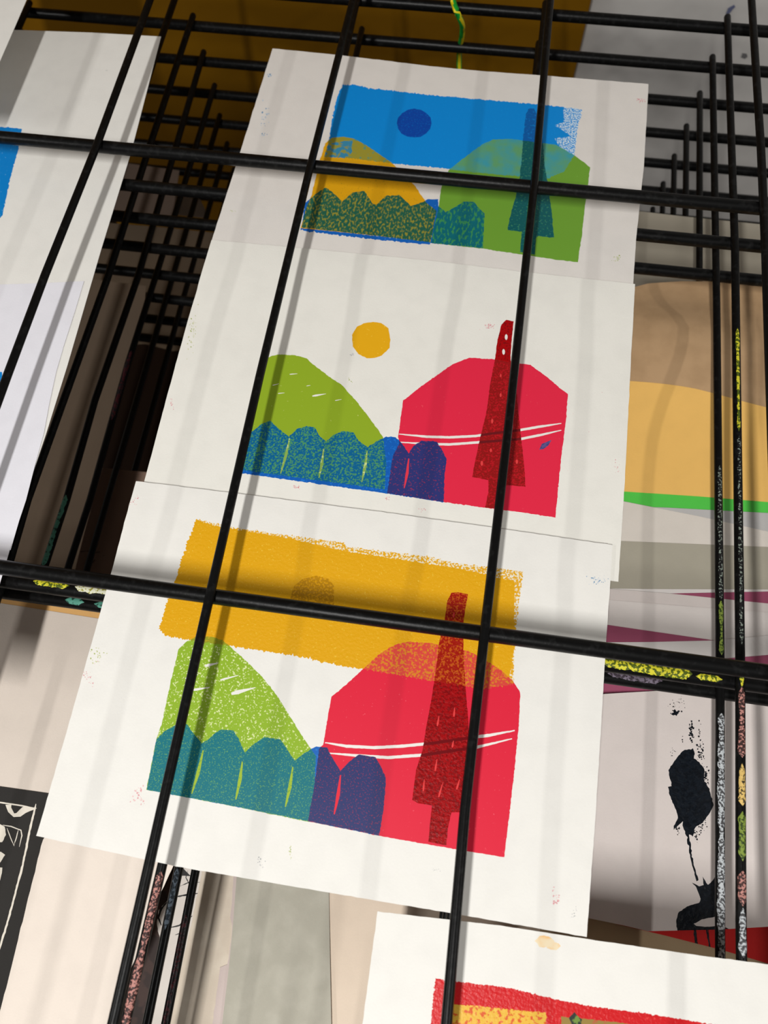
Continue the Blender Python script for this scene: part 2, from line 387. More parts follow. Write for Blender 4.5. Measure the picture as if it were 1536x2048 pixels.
lay = [
 ('sky', q([(258, 106), (420, 140), (600, 165), (790, 190), (802, 205), (1100, 240), (1200, 265), (1340, 280), (1440, 295), (1425, 400), (1410, 560), (1405, 700), (1300, 718), (1120, 690), (920, 655), (855, 645), (760, 630), (600, 595), (400, 565), (230, 540), (140, 525), (120, 500), (150, 400), (180, 320), (220, 200)]), .9, 2.2, 2.6),
 ('fade', q([(240, 95), (790, 180), (1450, 285), (1446, 330), (1405, 720), (1385, 715), (1408, 560), (1408, 330), (1200, 282), (800, 222), (600, 176), (300, 125)]), .5, 4, 0),
 ('sun', q([(592, 430), (597, 385), (610, 345), (640, 320), (690, 308), (735, 318), (755, 345), (754, 410), (750, 440)]), .2, 6, 0),
 ('green', q([(190, 575), (215, 548), (250, 530), (310, 528), (350, 540), (385, 570), (440, 620), (500, 680), (550, 745), (600, 825), (640, 890), (675, 940), (688, 960), (684, 1060), (664, 1200), (400, 1145), (73, 1083), (110, 900), (130, 840), (160, 700)]), .35, 4, .5),
 ('red', q([(745, 745), (800, 700), (860, 645), (920, 590), (980, 555), (1025, 545), (1110, 552), (1240, 580), (1300, 610), (1360, 650), (1405, 690), (1430, 730), (1425, 850), (1410, 1000), (1390, 1180), (1372, 1328), (1200, 1300), (1000, 1265), (918, 1250), (660, 1197), (684, 1060), (700, 935), (715, 920), (730, 830)]), .3, 4, .6),
 ('bush', q([(75, 1083), (110, 900), (140, 870), (180, 848), (220, 845), (250, 885), (275, 915), (300, 900), (325, 875), (345, 865), (390, 868), (410, 900), (430, 948), (460, 920), (500, 892), (560, 900), (590, 945), (612, 978), (640, 955), (690, 925), (730, 930), (750, 970), (778, 1015), (805, 985), (845, 955), (905, 965), (925, 1000), (943, 1040), (935, 1150), (918, 1250), (660, 1197), (400, 1145)]), .3, 4, .5),
 ('line', q(stroke([(722, 912), (800, 925), (900, 930), (1000, 925), (1120, 913), (1245, 895), (1320, 885), (1410, 868)], 11)), .15, 5, 0),
 ('line', q(stroke([(735, 950), (850, 960), (950, 966), (1080, 957), (1275, 928), (1400, 898)], 11)), .15, 5, 0),
 ('tree', q([(1180, 370), (1205, 367), (1240, 375), (1230, 430), (1222, 500), (1225, 600), (1232, 720), (1242, 830), (1245, 950), (1238, 1060), (1250, 1165), (1180, 1165), (1168, 1220), (1162, 1285), (1097, 1272), (1103, 1200), (1110, 1140), (1060, 1132), (1038, 1120), (1052, 1010), (1075, 940), (1090, 850), (1110, 740), (1125, 640), (1135, 550), (1155, 470), (1165, 400)]), .25, 5, 0)]
for a, b in (((280, 940), (238, 1098)), ((422, 980), (398, 1118)), ((605, 1000), (578, 1145)), ((778, 1030), (755, 1172))):
    lay.append(('slit', q(stroke([a, ((a[0]+b[0])/2+3, (a[1]+b[1])/2), b], 13)), .1, 5, 0))
for a, b, w0 in (((287, 634), (335, 623), 11), ((230, 612), (270, 600), 6), ((342, 685), (408, 668), 7), ((215, 680), (262, 664), 8), ((240, 722), (304, 711), 9), ((382, 735), (470, 712), 15)):
    lay.append(('rain', q(drop(a, b, w0, 2)), 0, 20, 0))
for a, b in (((1192, 785), (1189, 818)), ((1135, 815), (1129, 852)), ((1188, 905), (1183, 930)), ((1128, 972), (1121, 1015)), ((1082, 1045), (1078, 1088)), ((1148, 1060), (1134, 1110)), ((1210, 1045), (1199, 1082)), ((1190, 440), (1187, 458))):
    lay.append(('tick', q(drop(b, a, 7, 2)), 0, 20, 0))
lay += smudge(40+250-15, 1590, 14, 22, 26, 2.2, 's_pink') + smudge(190, 1310, 22, 18, 30, 1.8, 's_green') + smudge(175, 1345, 22, 26, 30, 1.5, 's_pink', .9)
lay += smudge(1195, 1160, 20, 9, 40, 1.6, 's_blue') + smudge(520, 1725, 8, 12, 14, 2.0, 's_grey') + smudge(580, 1700, 3, 18, 16, 1.5, 's_green') + smudge(1115, 1800, 8, 16, 18, 2.5, 's_pink') + smudge(1150, 1830, 14, 14, 10, 2, 's_grey') + smudge(870, 1740, 14, 5, 8, 1.5, 's_grey') + smudge(270, 1000, 12, 14, 16, 1.4, 's_pink')
yt = at(700, 1010, zk(1)).y
sheet('art_print', 1, .0021, [(272, 962), (500, 990), (750, 1022), (980, 1054), (1225, 1090), (1208, 1380), (1192, 1640), (1175, 1875), (920, 1830), (640, 1783), (350, 1733), (70, 1672), (140, 1430), (205, 1200)], wp, lay, RB,
      'landscape print with mustard sky, green hill and red hill, nearest of the column of three', 'art print', GP,
      bumpf=lambda X, Y: -.0017*(1/(1+math.exp((Y-(yt-.045))/.008))), edge=.25)

# --- middle landscape print
q = cv(1.536, 300, 560); r1 = 225
Mx = dict(
 sun=mat('m_sun', (222, 165, 18), (236, 190, 60), .7, 500, .5, ref=r1),
 green=mat('m_green', (138, 165, 35), (190, 200, 110), .75, 500, .5, ref=r1),
 red=mat('m_red', (218, 36, 66), (230, 90, 100), .76, 500, .5, ref=r1),
 bush_green=mat('m_bush_green', (0, 92, 140), (70, 140, 95), .54, 1000, .45, ref=r1),
 bush=mat('m_bush', (8, 88, 175), (20, 110, 200), .6, 600, .5, ref=r1),
 bush_red=mat('m_bush_red', (42, 48, 110), (130, 45, 85), .63, 900, .45, ref=r1),
 slit_g=mat('m_slit_g', (130, 165, 75), (190, 205, 140), .58, 500, ref=r1), slit_r=mat('m_slit_r', (215, 50, 70), ref=r1),
 tree=mat('m_tree', (160, 2, 8), (120, 5, 10), .58, 700, .35, ref=r1, bump=.8),
 tree_red=mat('m_tree_red', (140, 18, 20), (175, 20, 30), .55, 900, .35, ref=r1, bump=.8),
 tline=mat('m_tline', (100, 5, 15), ref=r1), dab=mat('m_dab', (60, 65, 120), (90, 80, 130), .5, 500, ref=r1),
 tick=mat('m_tick', (215, 60, 60), ref=r1))
def RM(st):
    for n_, m_ in SM.items():
        if n_ in st and len(st) == 2: return m_
    if 'tree' in st:
        if 'tick' in st: return Mx['tick'] if 'red' in st else wp
        if 'line' in st: return Mx['tline']
        return Mx['tree_red'] if 'red' in st else Mx['tree']
    if 'dab' in st: return Mx['dab']
    if 'bush' in st:
        if 'slit' in st: return Mx['slit_r'] if 'red' in st else Mx['slit_g']
        if 'red' in st: return Mx['bush_red']
        if 'green' in st: return Mx['bush_green']
        return Mx['bush']
    if 'line' in st or 'rain' in st: return wp
    for n_ in ('red', 'green', 'sun'):
        if n_ in st: return Mx[n_]
lay = [
 ('sun', q([(620, 165), (635, 140), (655, 130), (685, 125), (710, 128), (733, 145), (738, 180), (736, 205), (712, 228), (690, 236), (665, 237), (640, 224), (622, 200)]), .25, 4, 0),
 ('green', q([(352, 238), (375, 228), (400, 225), (445, 227), (480, 237), (500, 255), (545, 290), (590, 320), (630, 365), (670, 415), (700, 455), (716, 480), (726, 560), (720, 640), (275, 580), (300, 440), (335, 300)]), .35, 3, .5),
 ('red', q([(778, 367), (830, 325), (880, 290), (930, 255), (980, 235), (1060, 240), (1100, 247), (1170, 257), (1215, 290), (1285, 347), (1280, 420), (1265, 540), (1255, 640), (1247, 727), (1150, 712), (1030, 697), (905, 680), (728, 652), (745, 540), (765, 500), (762, 480), (770, 420)]), .3, 3, .5),
 ('bush', q([(275, 590), (300, 490), (310, 465), (340, 440), (368, 428), (390, 450), (425, 478), (435, 470), (450, 455), (480, 445), (505, 450), (520, 475), (540, 493), (560, 475), (590, 460), (625, 465), (640, 490), (668, 510), (700, 490), (725, 478), (755, 480), (775, 500), (795, 530), (810, 505), (835, 490), (880, 493), (895, 515), (912, 545), (905, 600), (903, 680), (720, 652)]), .4, 3, .6),
 ('line', q(stroke([(765, 470), (850, 478), (920, 480), (1000, 476), (1060, 467), (1135, 458), (1200, 447), (1265, 437)], 7.5)), .1, 4, 0),
 ('line', q(stroke([(765, 495), (850, 500), (920, 502), (1015, 495), (1140, 485), (1200, 473), (1265, 458)], 7.5)), .1, 4, 0),
 ('tree', q([(1095, 120), (1118, 125), (1112, 180), (1108, 240), (1125, 300), (1130, 380), (1140, 470), (1150, 560), (1155, 632), (1090, 627), (1085, 700), (1030, 697), (1040, 650), (1040, 612), (990, 602), (1000, 550), (1015, 480), (1035, 400), (1045, 320), (1060, 240), (1068, 180), (1080, 135)]), .3, 4, 0),
 ('dab', q([(1197, 518), (1205, 500), (1235, 488), (1225, 505), (1210, 516)]), 0, 9, 0)]
for a, b in (((428, 483), (400, 592)), ((533, 515), (518, 605)), ((667, 522), (650, 618)), ((795, 545), (781, 636))):
    lay.append(('slit', q(stroke([a, ((a[0]+b[0])/2+2, (a[1]+b[1])/2), b], 9)), .1, 5, 0))
for a, b, w0 in (((428, 286), (452, 284), 3), ((375, 320), (395, 315), 2.5), ((392, 345), (412, 343), 2.5), ((498, 353), (540, 346), 6), ((568, 367), (588, 363), 2.5), ((480, 322), (492, 320), 2)):
    lay.append(('rain', q(drop(a, b, w0, 1)), 0, 20, 0))
for x, y, s in ((1095, 172, 1), (1087, 217, 1), (1078, 290, .6), (1078, 350, .7), (1052, 430, .8), (1048, 520, .7), (1020, 560, .9), (1115, 320, .6), (1128, 555, .8), (1075, 585, .7)):
    lay.append(('tick', q(ell(x, y, 4.5*s, 9*s, 8)), 0, 20, 0))
lay += smudge(385, 660, 9, 40, 44, 1.5, 's_green', .15) + smudge(343, 805, 7, 12, 16, 1.5, 's_pink') + smudge(980, 650, 18, 5, 24, 1.6, 's_pink') + smudge(704, 707, 6, 4, 10, 2, 's_grey') + smudge(592, 972, 14, 5, 18, 1.5, 's_pink') + smudge(775, 995, 9, 4, 12, 1.4, 's_pink') + smudge(845, 1018, 9, 5, 12, 1.4, 's_pink') + smudge(1235, 935, 8, 16, 12, 1.3, 's_pink') + smudge(700, 757, 8, 6, 10, 1.2, 's_green')
lay += smudge(1060, 905, 160, 130, 40, .9, 's_pink')
ym_ = at(850, 520, zk(1)).y
sheet('art_print', 1, .0018, [(423, 480), (560, 492), (850, 520), (1060, 545), (1270, 568), (1262, 740), (1251, 960), (1238, 1162), (1000, 1125), (700, 1075), (275, 1006), (330, 800), (374, 640)], paperm('cool_print_paper', (236, 234, 226)), lay, RM,
      'landscape print with bare white sky, yellow sun, green hill and red hill, middle of three', 'art print', GP,
      bumpf=lambda X, Y: -.0015*(1/(1+math.exp((Y-(ym_-.045))/.008))), edge=.2)

# --- top landscape print
q = cv(1.6696, 400, 80); r2 = 208
T = dict(
 sky=mat('t_sky', (0, 122, 196), (0, 130, 202), .66, 700, .5, ref=r2),
 skyfade=mat('t_skyfade', (30, 130, 200), (190, 205, 215), .50, 900, .6, ref=r2),
 sun=mat('t_sun', (4, 62, 150), (0, 90, 170), .62, 800, .3, ref=r2, bump=.8),
 gold=mat('t_gold', (198, 145, 14), (170, 130, 20), .66, 700, .5, ref=r2),
 gold_sky=mat('t_gold_sky', (138, 130, 45), (90, 130, 100), .62, 300, .5, ref=r2),
 gold_blue=mat('t_gold_blue', (50, 120, 150), (130, 130, 60), .52, 200, .5, ref=r2),
 green=mat('t_green', (98, 142, 45), (120, 160, 70), .75, 600, .5, ref=r2),
 green_sky=mat('t_green_sky', (84, 142, 98), (55, 138, 150), .52, 70, .45, ref=r2, soft=.14, detail=5),
 bush_gold=mat('t_bush_gold', (30, 84, 66), (132, 126, 46), .555, 700, .35, ref=r2, bump=1, stretch=(1, .5, 1), soft=.05, detail=5),
 bush_green=mat('t_bush_green', (8, 92, 102), (50, 125, 75), .56, 600, .4, ref=r2, bump=1, stretch=(1, .4, 1)),
 bush=mat('t_bush', (10, 85, 165), (60, 120, 190), .66, 600, .5, ref=r2),
 tree_sky=mat('t_tree_sky', (4, 82, 150), (4, 110, 180), .6, 500, .35, ref=r2, bump=1),
 tree=mat('t_tree', (14, 80, 82), (50, 115, 90), .62, 600, .3, ref=r2, bump=1))
def RT(st):
    for n_, m_ in SM.items():
        if n_ in st and len(st) == 2: return m_
    if 'tree' in st: return T['tree_sky'] if ('sky' in st and 'green' not in st) else T['tree']
    if 'bush' in st:
        if 'green' in st: return T['bush_green']
        if 'gold' in st: return T['bush_gold']
        return T['bush']
    if 'green' in st: return T['green_sky'] if 'sky' in st else T['green']
    if 'gold' in st: return (T['gold_blue'] if 'bluepatch' in st else T['gold_sky']) if 'sky' in st else T['gold']
    if 'sun' in st: return T['sun']
    if 'sky' in st: return T['skyfade'] if 'fade' in st else T['sky']
    if 'rim' in st: return T['bush']
lay = [
 ('sky', q([(475, 150), (520, 150), (560, 160), (780, 185), (900, 195), (1110, 213), (1200, 222), (1277, 233), (1262, 290), (1250, 385), (1215, 440), (1160, 462), (1000, 450), (870, 437), (810, 428), (720, 420), (650, 413), (500, 395), (415, 390), (432, 330), (440, 270), (455, 200)]), .5, 2.2, 1.6),
 ('fade', q([(1215, 220), (1280, 230), (1265, 300), (1250, 390), (1235, 385), (1195, 350), (1185, 330), (1240, 320), (1185, 285), (1215, 275)]), .7, 4, 0),
 ('bluepatch', q([(420, 345), (510, 335), (505, 380), (480, 396), (415, 390)]), 1, 4, 0),
 ('sun', q(ell(715, 278, 58, 48, 16)), .2, 5, 0),
 ('gold', q([(418, 345), (440, 326), (480, 323), (515, 330), (545, 345), (590, 375), (640, 410), (690, 455), (720, 490), (757, 545), (790, 570), (770, 676), (600, 655), (336, 628), (355, 560), (372, 520), (400, 400)]), .3, 4, .3),
 ('green', q([(835, 430), (860, 410), (900, 380), (940, 350), (980, 332), (1040, 330), (1110, 340), (1190, 350), (1250, 385), (1303, 425), (1295, 490), (1285, 560), (1275, 650), (1262, 742), (1200, 735), (1065, 715), (945, 697), (772, 678), (785, 610), (798, 550), (803, 510), (812, 465)]), .3, 4, .3),
 ('rim', q([(338, 622), (600, 655), (768, 674), (766, 684), (600, 668), (336, 636)]), .8, 3, 1),
 ('bush', q([(340, 626), (350, 545), (385, 515), (420, 492), (450, 515), (475, 540), (510, 508), (550, 505), (575, 545), (590, 550), (620, 520), (665, 517), (690, 540), (705, 555), (745, 540), (765, 530), (795, 532), (797, 555), (820, 575), (850, 560), (880, 540), (915, 540), (930, 560), (950, 580), (945, 695), (765, 678), (600, 655)]), .4, 3, .6),
 ('tree', q([(1095, 230), (1115, 228), (1130, 260), (1145, 340), (1150, 410), (1165, 500), (1175, 580), (1182, 660), (1130, 655), (1122, 660), (1118, 717), (1068, 708), (1075, 640), (1027, 635), (1035, 590), (1055, 520), (1068, 455), (1075, 380), (1080, 310), (1088, 250)]), .4, 4, .4)]
lay += smudge(530, 235, 14, 30, 22, 2.0, 's_blue', .2) + smudge(527, 270, 8, 4, 10, 1.6, 's_blue') + smudge(1283, 200, 12, 5, 20, 1.6, 's_pink', .3) + smudge(1235, 518, 16, 8, 14, 1.6, 's_green') + smudge(465, 422, 10, 4, 8, 1.2, 's_green') + smudge(480, 505, 9, 9, 8, 1.6, 's_green') + smudge(540, 150, 12, 6, 8, 2, 's_blue')
yt_ = at(850, 125, zk(1)).y
sheet('art_print', 1, 0, [(545, 97), (660, 108), (770, 121), (850, 131), (950, 141), (1100, 152), (1297, 168), (1288, 330), (1272, 480), (1262, 640), (850, 600), (412, 540), (423, 482), (480, 305)], paperm('warm_print_paper', (228, 223, 217)), lay, RT,
      'landscape print with blue sky, gold hill and green hill, farthest of the column of three', 'art print', GP, edge=.2)

# --- bottom right print with the red block
q = cv(1.92, 500, 1700)
redm = mat('r_red', (205, 22, 28), (226, 60, 55), .66, 600, .35, ref=r0, bump=.8); redy = mat('r_yellow', (228, 180, 60), (215, 90, 35), .57, 500, .4, ref=r0, bump=.5)
redo = mat('r_olive', (150, 125, 60), (175, 100, 60), .58, 300, .4, ref=r0); redg = mat('r_motif', (40, 50, 45), (110, 140, 60), .56, 300, .4, ref=r0)
def RR_(st):
    if 's_orange' in st: return orangepale
    for n_, m_ in (('motif', redg), ('olive', redo), ('yel', redy), ('red', redm)):
        if n_ in st: return m_
lay = [('red', q([(712, 495), (800, 505), (1000, 530), (1180, 575), (1300, 598), (1536, 630), (1900, 690), (1880, 1000), (690, 900), (690, 720), (700, 600)]), .7, 2.5, 1.8),
       ('yel', q([(772, 590), (1135, 625), (1150, 800), (765, 780)]), .8, 3, 1), ('olive', q([(1195, 640), (1400, 660), (1600, 690), (1600, 820), (1190, 820)]), .4, 4, 0),
       ('motif', q([(1235, 668), (1225, 645), (1245, 622), (1258, 640), (1275, 650), (1270, 690), (1240, 700)]), .5, 4, 1),
       ('s_orange', q(ell(1130, 350, 34, 22, 12, j=.2)), .4, 4, 0), ('s_orange', q(ell(1165, 368, 30, 14, 10, j=.2)), .4, 4, 0)]
sheet('art_print', 1, 0, [(755, 1823), (1000, 1851), (1180, 1879), (1400, 1911), (1700, 1950), (1690, 2400), (700, 2260), (725, 2048)], wp, lay, RR_,
      'white sheet printed with a red block and yellow patch, at the bottom edge', 'art print', edge=.2)

# --- left hand sheets on the second shelf
lblue = mat('l_blue', (2, 118, 190), (120, 180, 215), .70, 500, .5, ref=215)
def RL(st):
    return lblue if 'ink' in st else (SM['s_grey'] if 's_grey' in st else None)
sheet('art_print', 1, 0, [(35, 60), (180, 65), (322, 73), (262, 305), (202, 500), (135, 730), (92, 868), (49, 995), (-60, 985), (-150, 980), (-300, 960), (-60, 57)], wp,
      [('ink', [(-120, 245), (10, 254), (44, 258), (36, 300), (22, 350), (5, 430), (0, 436), (-170, 420)], .5, 3, 1), ('s_grey', ell(213, 141, 3, .6, 6), 0, 9, 0)], RL,
      'white print with a blue block at its left side, near the top left corner', 'art print')
sheet('art_print', 1, .0005, [(-150, 570), (0, 569), (90, 566), (168, 562), (150, 622), (128, 690), (112, 745), (98, 810), (88, 865), (70, 930), (52, 1000), (38, 1042), (21, 1100), (-20, 1098), (-290, 1080)], paperm('bluish_white_paper', (232, 231, 238)),
      [('ink', [(-20, 742), (4, 744), (5, 762), (0, 775), (-20, 778)], .3, 4, 0)], RL,
      'bluish white sheet lying over the blue-block print at the left edge', 'art print')
sheet('paper_sheet', 1, .00078, [(-300, 1065), (-60, 1083), (0, 1087), (23, 1087), (15, 1115), (0, 1166), (-35, 1284), (-72, 1410), (-420, 1360)], paperm('white_sheet', (232, 230, 236)), (), None,
      'small visible end of white sheet at left edge just above the near rod', 'paper')
sheet('paper_sheet', 0, .0002, [(58, -12), (27, 60), (0, 122), (-45, 225), (-330, 205), (-200, -60), (-60, -300), (140, -260)], wp, (), None,
      'white sheet lying on the topmost shelf in the top left corner', 'paper')

# --- right hand stack on the fourth shelf
kraft = paperm('kraft_paper', (192, 158, 120), 236, (182, 149, 112)); yel = paperm('buff_yellow_paper', (244, 194, 108)); grn = paperm('bright_green_paper', (88, 205, 80))
gry = paperm('pale_grey_paper', (192, 190, 188)); crm = paperm('cream_paper', (222, 214, 204)); oli = paperm('olive_grey_paper', (172, 166, 150)); pnk = paperm('pinkish_white_paper', (218, 208, 203))
mag = paperm('magenta_paper', (158, 80, 106)); redp = paperm('red_paper', (205, 40, 38)); tan = paperm('tan_paper', (186, 162, 128)); wht = paperm('offwhite_paper', (226, 220, 216))
GS = 'sheets stacked on the fourth shelf at the right'
def wave(a, b, h): return lambda X, Y: h*math.exp(-((X-a)/.045)**2-((Y-b)/.10)**2)
pc = at(1352, 690, zk(3))
def wv(X, Y):
    dx = (X-pc.x)/.055; dy = (Y-pc.y)/(.030 if Y > pc.y else .060)
    return .017*math.exp(-dx*dx-dy*dy)
st3 = [
 ('paper_sheet', .0, [(1180, 600), (1271, 575), (1296, 568), (1364, 563), (1536, 564), (1700, 572), (1690, 900), (1180, 840)], kraft, 'kraft brown sheet, farthest of the stack on the right', wv),
 ('paper_sheet', .0003, [(1170, 920), (1536, 960), (1700, 980), (1690, 1050), (1536, 1034), (1160, 1030)], grn, 'bright green sheet showing as a narrow strip below the yellow sheet', None),
 ('paper_sheet', .0006, [(1150, 755), (1260, 772), (1380, 790), (1527, 817), (1700, 850), (1690, 1025), (1536, 1004), (1400, 993), (1249, 983), (1150, 975)], yel, 'buff yellow sheet overlapping the kraft brown sheet on the right', wv),
 ('paper_sheet', .0009, [(1200, 1012), (1330, 1015), (1536, 1026), (1700, 1035), (1700, 1130), (1200, 1100)], gry, 'pale grey sheet showing as a thin wedge under the green strip', None),
 ('paper_sheet', .0012, [(1150, 985), (1249, 1003), (1400, 1033), (1536, 1063), (1700, 1095), (1690, 1180), (1150, 1150)], crm, 'cream sheet between the green strip and the olive grey sheet', None),
 ('paper_sheet', .0015, [(1150, 1080), (1242, 1082), (1536, 1094), (1700, 1100), (1690, 1250), (1150, 1250)], oli, 'olive grey sheet just above the narrow magenta wedges', None),
 ('paper_sheet', .0018, [(1150, 1176), (1300, 1178), (1536, 1179), (1700, 1180), (1690, 1270), (1150, 1270)], wht, 'off-white sheet edge right below the olive grey sheet', None),
 ('paper_sheet', .0021, [(1200, 1190), (1340, 1187), (1536, 1183), (1700, 1180), (1690, 1280), (1200, 1270)], mag, 'magenta sheet showing as the upper thin wedge at the right edge', None),
 ('paper_sheet', .0024, [(1150, 1170), (1225, 1178), (1340, 1187), (1536, 1207), (1700, 1225), (1690, 1290), (1150, 1270)], pnk, 'pinkish white sheet right below the upper magenta wedge', None),
 ('paper_sheet', .0027, [(1150, 1195), (1221, 1200), (1380, 1213), (1536, 1225), (1700, 1238), (1690, 1330), (1150, 1330)], paperm('pinkish_white_paper_b', (224, 216, 211)), 'second pinkish white sheet, its edge above the middle magenta wedge', None),
 ('paper_sheet', .0030, [(1150, 1240), (1217, 1250), (1320, 1265), (1430, 1281), (1436, 1290), (1430, 1330), (1150, 1330)], mag, 'magenta sheet showing as the middle wedge beside the prints', None),
 ('paper_sheet', .0033, [(1150, 1285), (1300, 1284), (1425, 1281), (1536, 1271), (1700, 1255), (1690, 1345), (1150, 1370)], wht, 'off-white sheet just above the near rods at the right', None),
 ('paper_sheet', .0036, [(1150, 1345), (1208, 1340), (1440, 1318), (1536, 1310), (1700, 1295), (1690, 1450), (1150, 1450)], mag, 'magenta sheet seen around the near rods, lowest of the magenta ones', None)]
for n_, dz, ol, m_, lb, bf in st3: sheet(n_, 3, dz, ol, m_, (), None, lb, 'paper', GS, bumpf=bf)
sheet('paper_sheet', 3, .0005, [(1080, 1800), (1179, 1836), (1300, 1850), (1700, 1960), (1690, 2060), (1080, 1990)], tan, (), None, 'tan sheet showing as a wedge under the red sheet at bottom right', 'paper')
ink = mat('black_ink', (10, 15, 22), (16, 22, 30), .5, 300, .25, bump=1.0, bscale=420, spec=.4)
sheet('art_print', 3, .0012, [(1232, 1848), (1290, 1800), (1400, 1780), (1700, 1780), (1700, 1960), (1536, 1927), (1440, 1899), (1330, 1871)], redp,
      [('ink', [(1386, 1850), (1391, 1850), (1396, 1891), (1390, 1891)], .4, 4, 0), ('ink', [(1410, 1850), (1413, 1850), (1422, 1896), (1418, 1896)], .4, 4, 0), ('ink', [(1414, 1850), (1416, 1850), (1420, 1893), (1419, 1893)], .2, 4, 0)],
      lambda s: ink if 'ink' in s else None, 'red sheet with thin black lines, poking out below the black tree print', 'art print')
q = cv(3.227, 1060, 1500)
cl_ = cv(3.227, 1060, 1500)
lay = [('ink', q([(985, 5), (940, 60), (893, 130), (895, 160), (912, 210), (912, 238), (888, 238), (900, 290), (925, 350), (945, 400), (955, 440), (925, 490), (925, 515), (960, 480), (985, 460), (985, 500), (1000, 525), (1020, 620), (1040, 720), (1072, 845), (1085, 840), (1055, 740), (1042, 650), (1025, 545), (1050, 560), (1065, 500), (1110, 470), (1150, 420), (1182, 355), (1165, 290), (1145, 240), (1120, 190), (1130, 140), (1110, 100), (1058, 55), (1060, 10), (1050, -10)]), .6, 4, 1.2),
       ('ink', q([(1045, 855), (1075, 890), (1100, 960), (1090, 985), (1010, 1010), (955, 1050), (942, 1110), (950, 1166), (1290, 1160), (1240, 1132), (1130, 1140), (1070, 1135), (1055, 1120), (1120, 1090), (1230, 1065), (1215, 850), (1190, 820), (1160, 860), (1145, 870), (1112, 815), (1118, 870), (1090, 880)]), .3, 4, .5)]
def blobs(cx, cy, rx, ry, n, size, ang=0):
    return [('ink',)+t[1:] for t in smudge(cx, cy, rx, ry, n, size, 'x', ang)]
lay += blobs(1352, 1426, 12, 8, 18, 3.2) + blobs(1382, 1460, 5, 26, 34, 2.6) + blobs(1355, 1405, 24, 14, 26, 1.2, -.5) + blobs(1398, 1465, 3, 22, 14, 1.8) + blobs(1402, 1505, 10, 24, 40, 2.2) + blobs(1364, 1478, 3, 10, 6, 1.6) + blobs(1412, 1550, 8, 22, 34, 2.4) + blobs(1345, 1505, 5, 12, 10, 1.3) + blobs(1405, 1650, 8, 26, 30, 2.0, .3) + blobs(1355, 1660, 8, 14, 14, 1.8) + blobs(1392, 1675, 3, 12, 12, 2)
sheet('art_print', 3, .0040, [(1120, 1402), (1208, 1389), (1345, 1380), (1536, 1372), (1700, 1365), (1700, 1840), (1536, 1852), (1432, 1859), (1354, 1861), (1295, 1862), (1246, 1850), (1179, 1836), (1090, 1818)], pnk, lay, lambda s: ink if 'ink' in s else None,
      'pinkish white print of a bold black tree on a thin stem, at lower right', 'art print',
      bumpf=lambda X, Y: .0012*math.sin((X-.08)*55)+.0015)

# --- left hand stack on the fourth shelf
beige = paperm('beige_paper', (222, 210, 198)); beige2 = paperm('light_beige_paper', (232, 220, 208))
sheet('paper_sheet', 3, 0, [(-200, 1165), (3, 1191), (97, 1204), (240, 1226), (230, 1290), (-200, 1230)], paperm('peach_paper', (228, 178, 112)), (), None,
      'peach sheet showing as a narrow strip behind the big beige sheet at left', 'paper')
sheet('paper_sheet', 3, .0004, [(-200, 1180), (0, 1206), (190, 1236), (260, 1246), (200, 1680), (95, 1700), (-200, 1640)], beige, (), None,
      'beige sheet at left above the black and white linocut', 'paper')
blk = paperm('black_block_paper', (48, 46, 44)); lw = paperm('cut_line_white', (226, 218, 204))
q = cv(2.743, 0, 1500)
ll = [('w', q(stroke([(-200, 262), (0, 288), (100, 302), (200, 320)], 8)), .15, 6, 0),
      ('w', q(stroke([(197, 295), (185, 350), (165, 430), (140, 560), (118, 660), (90, 760), (70, 840), (45, 930), (0, 1080), (-20, 1140)], 11)), .3, 5, 0),
      ('w', q([(30, 300), (62, 300), (62, 315), (78, 348), (90, 346), (122, 315), (135, 308), (195, 318), (185, 328), (140, 345), (112, 366), (75, 368), (45, 340)]), .2, 6, 0),
      ('w', q([(-60, 400), (0, 405), (25, 420), (32, 465), (12, 505), (-60, 500)]), .3, 5, 0), ('w', q(stroke([(15, 412), (60, 420), (115, 440), (120, 470), (106, 532)], 6)), .2, 6, 0),
      ('w', q(stroke([(38, 428), (58, 480), (76, 525), (90, 480), (100, 440)], 6)), .2, 6, 0), ('w', q([(-40, 545), (5, 560), (28, 575), (10, 600), (0, 618), (-40, 620)]), .3, 5, 0),
      ('w', q([(-40, 640), (12, 645), (8, 690), (0, 715), (-40, 720)]), .3, 5, 0)]
sheet('art_print', 3, .0010, [(-200, 1546), (0, 1573), (92, 1586), (130, 1592), (110, 1700), (60, 1860), (0, 2060), (-60, 2240), (-300, 2200)], blk, ll, lambda s: lw if 'w' in s else None,
      'black linocut with thin white border lines at the lower left edge', 'art print')
sheet('paper_sheet', 3, .0014, [(110, 1640), (86, 1679), (60, 1782), (30, 1905), (0, 2025), (-30, 2150), (170, 2240), (205, 2085), (222, 2021), (262, 1937), (302, 1846), (313, 1803), (328, 1773), (348, 1728), (358, 1695)], beige2,
      smudge(158, 1863, 1, 1, 1, 1.5, 's_grey'), lambda s: greypale, 'light beige sheet with wavy right edge at bottom left, beside the linocut', 'paper', edge=.4)
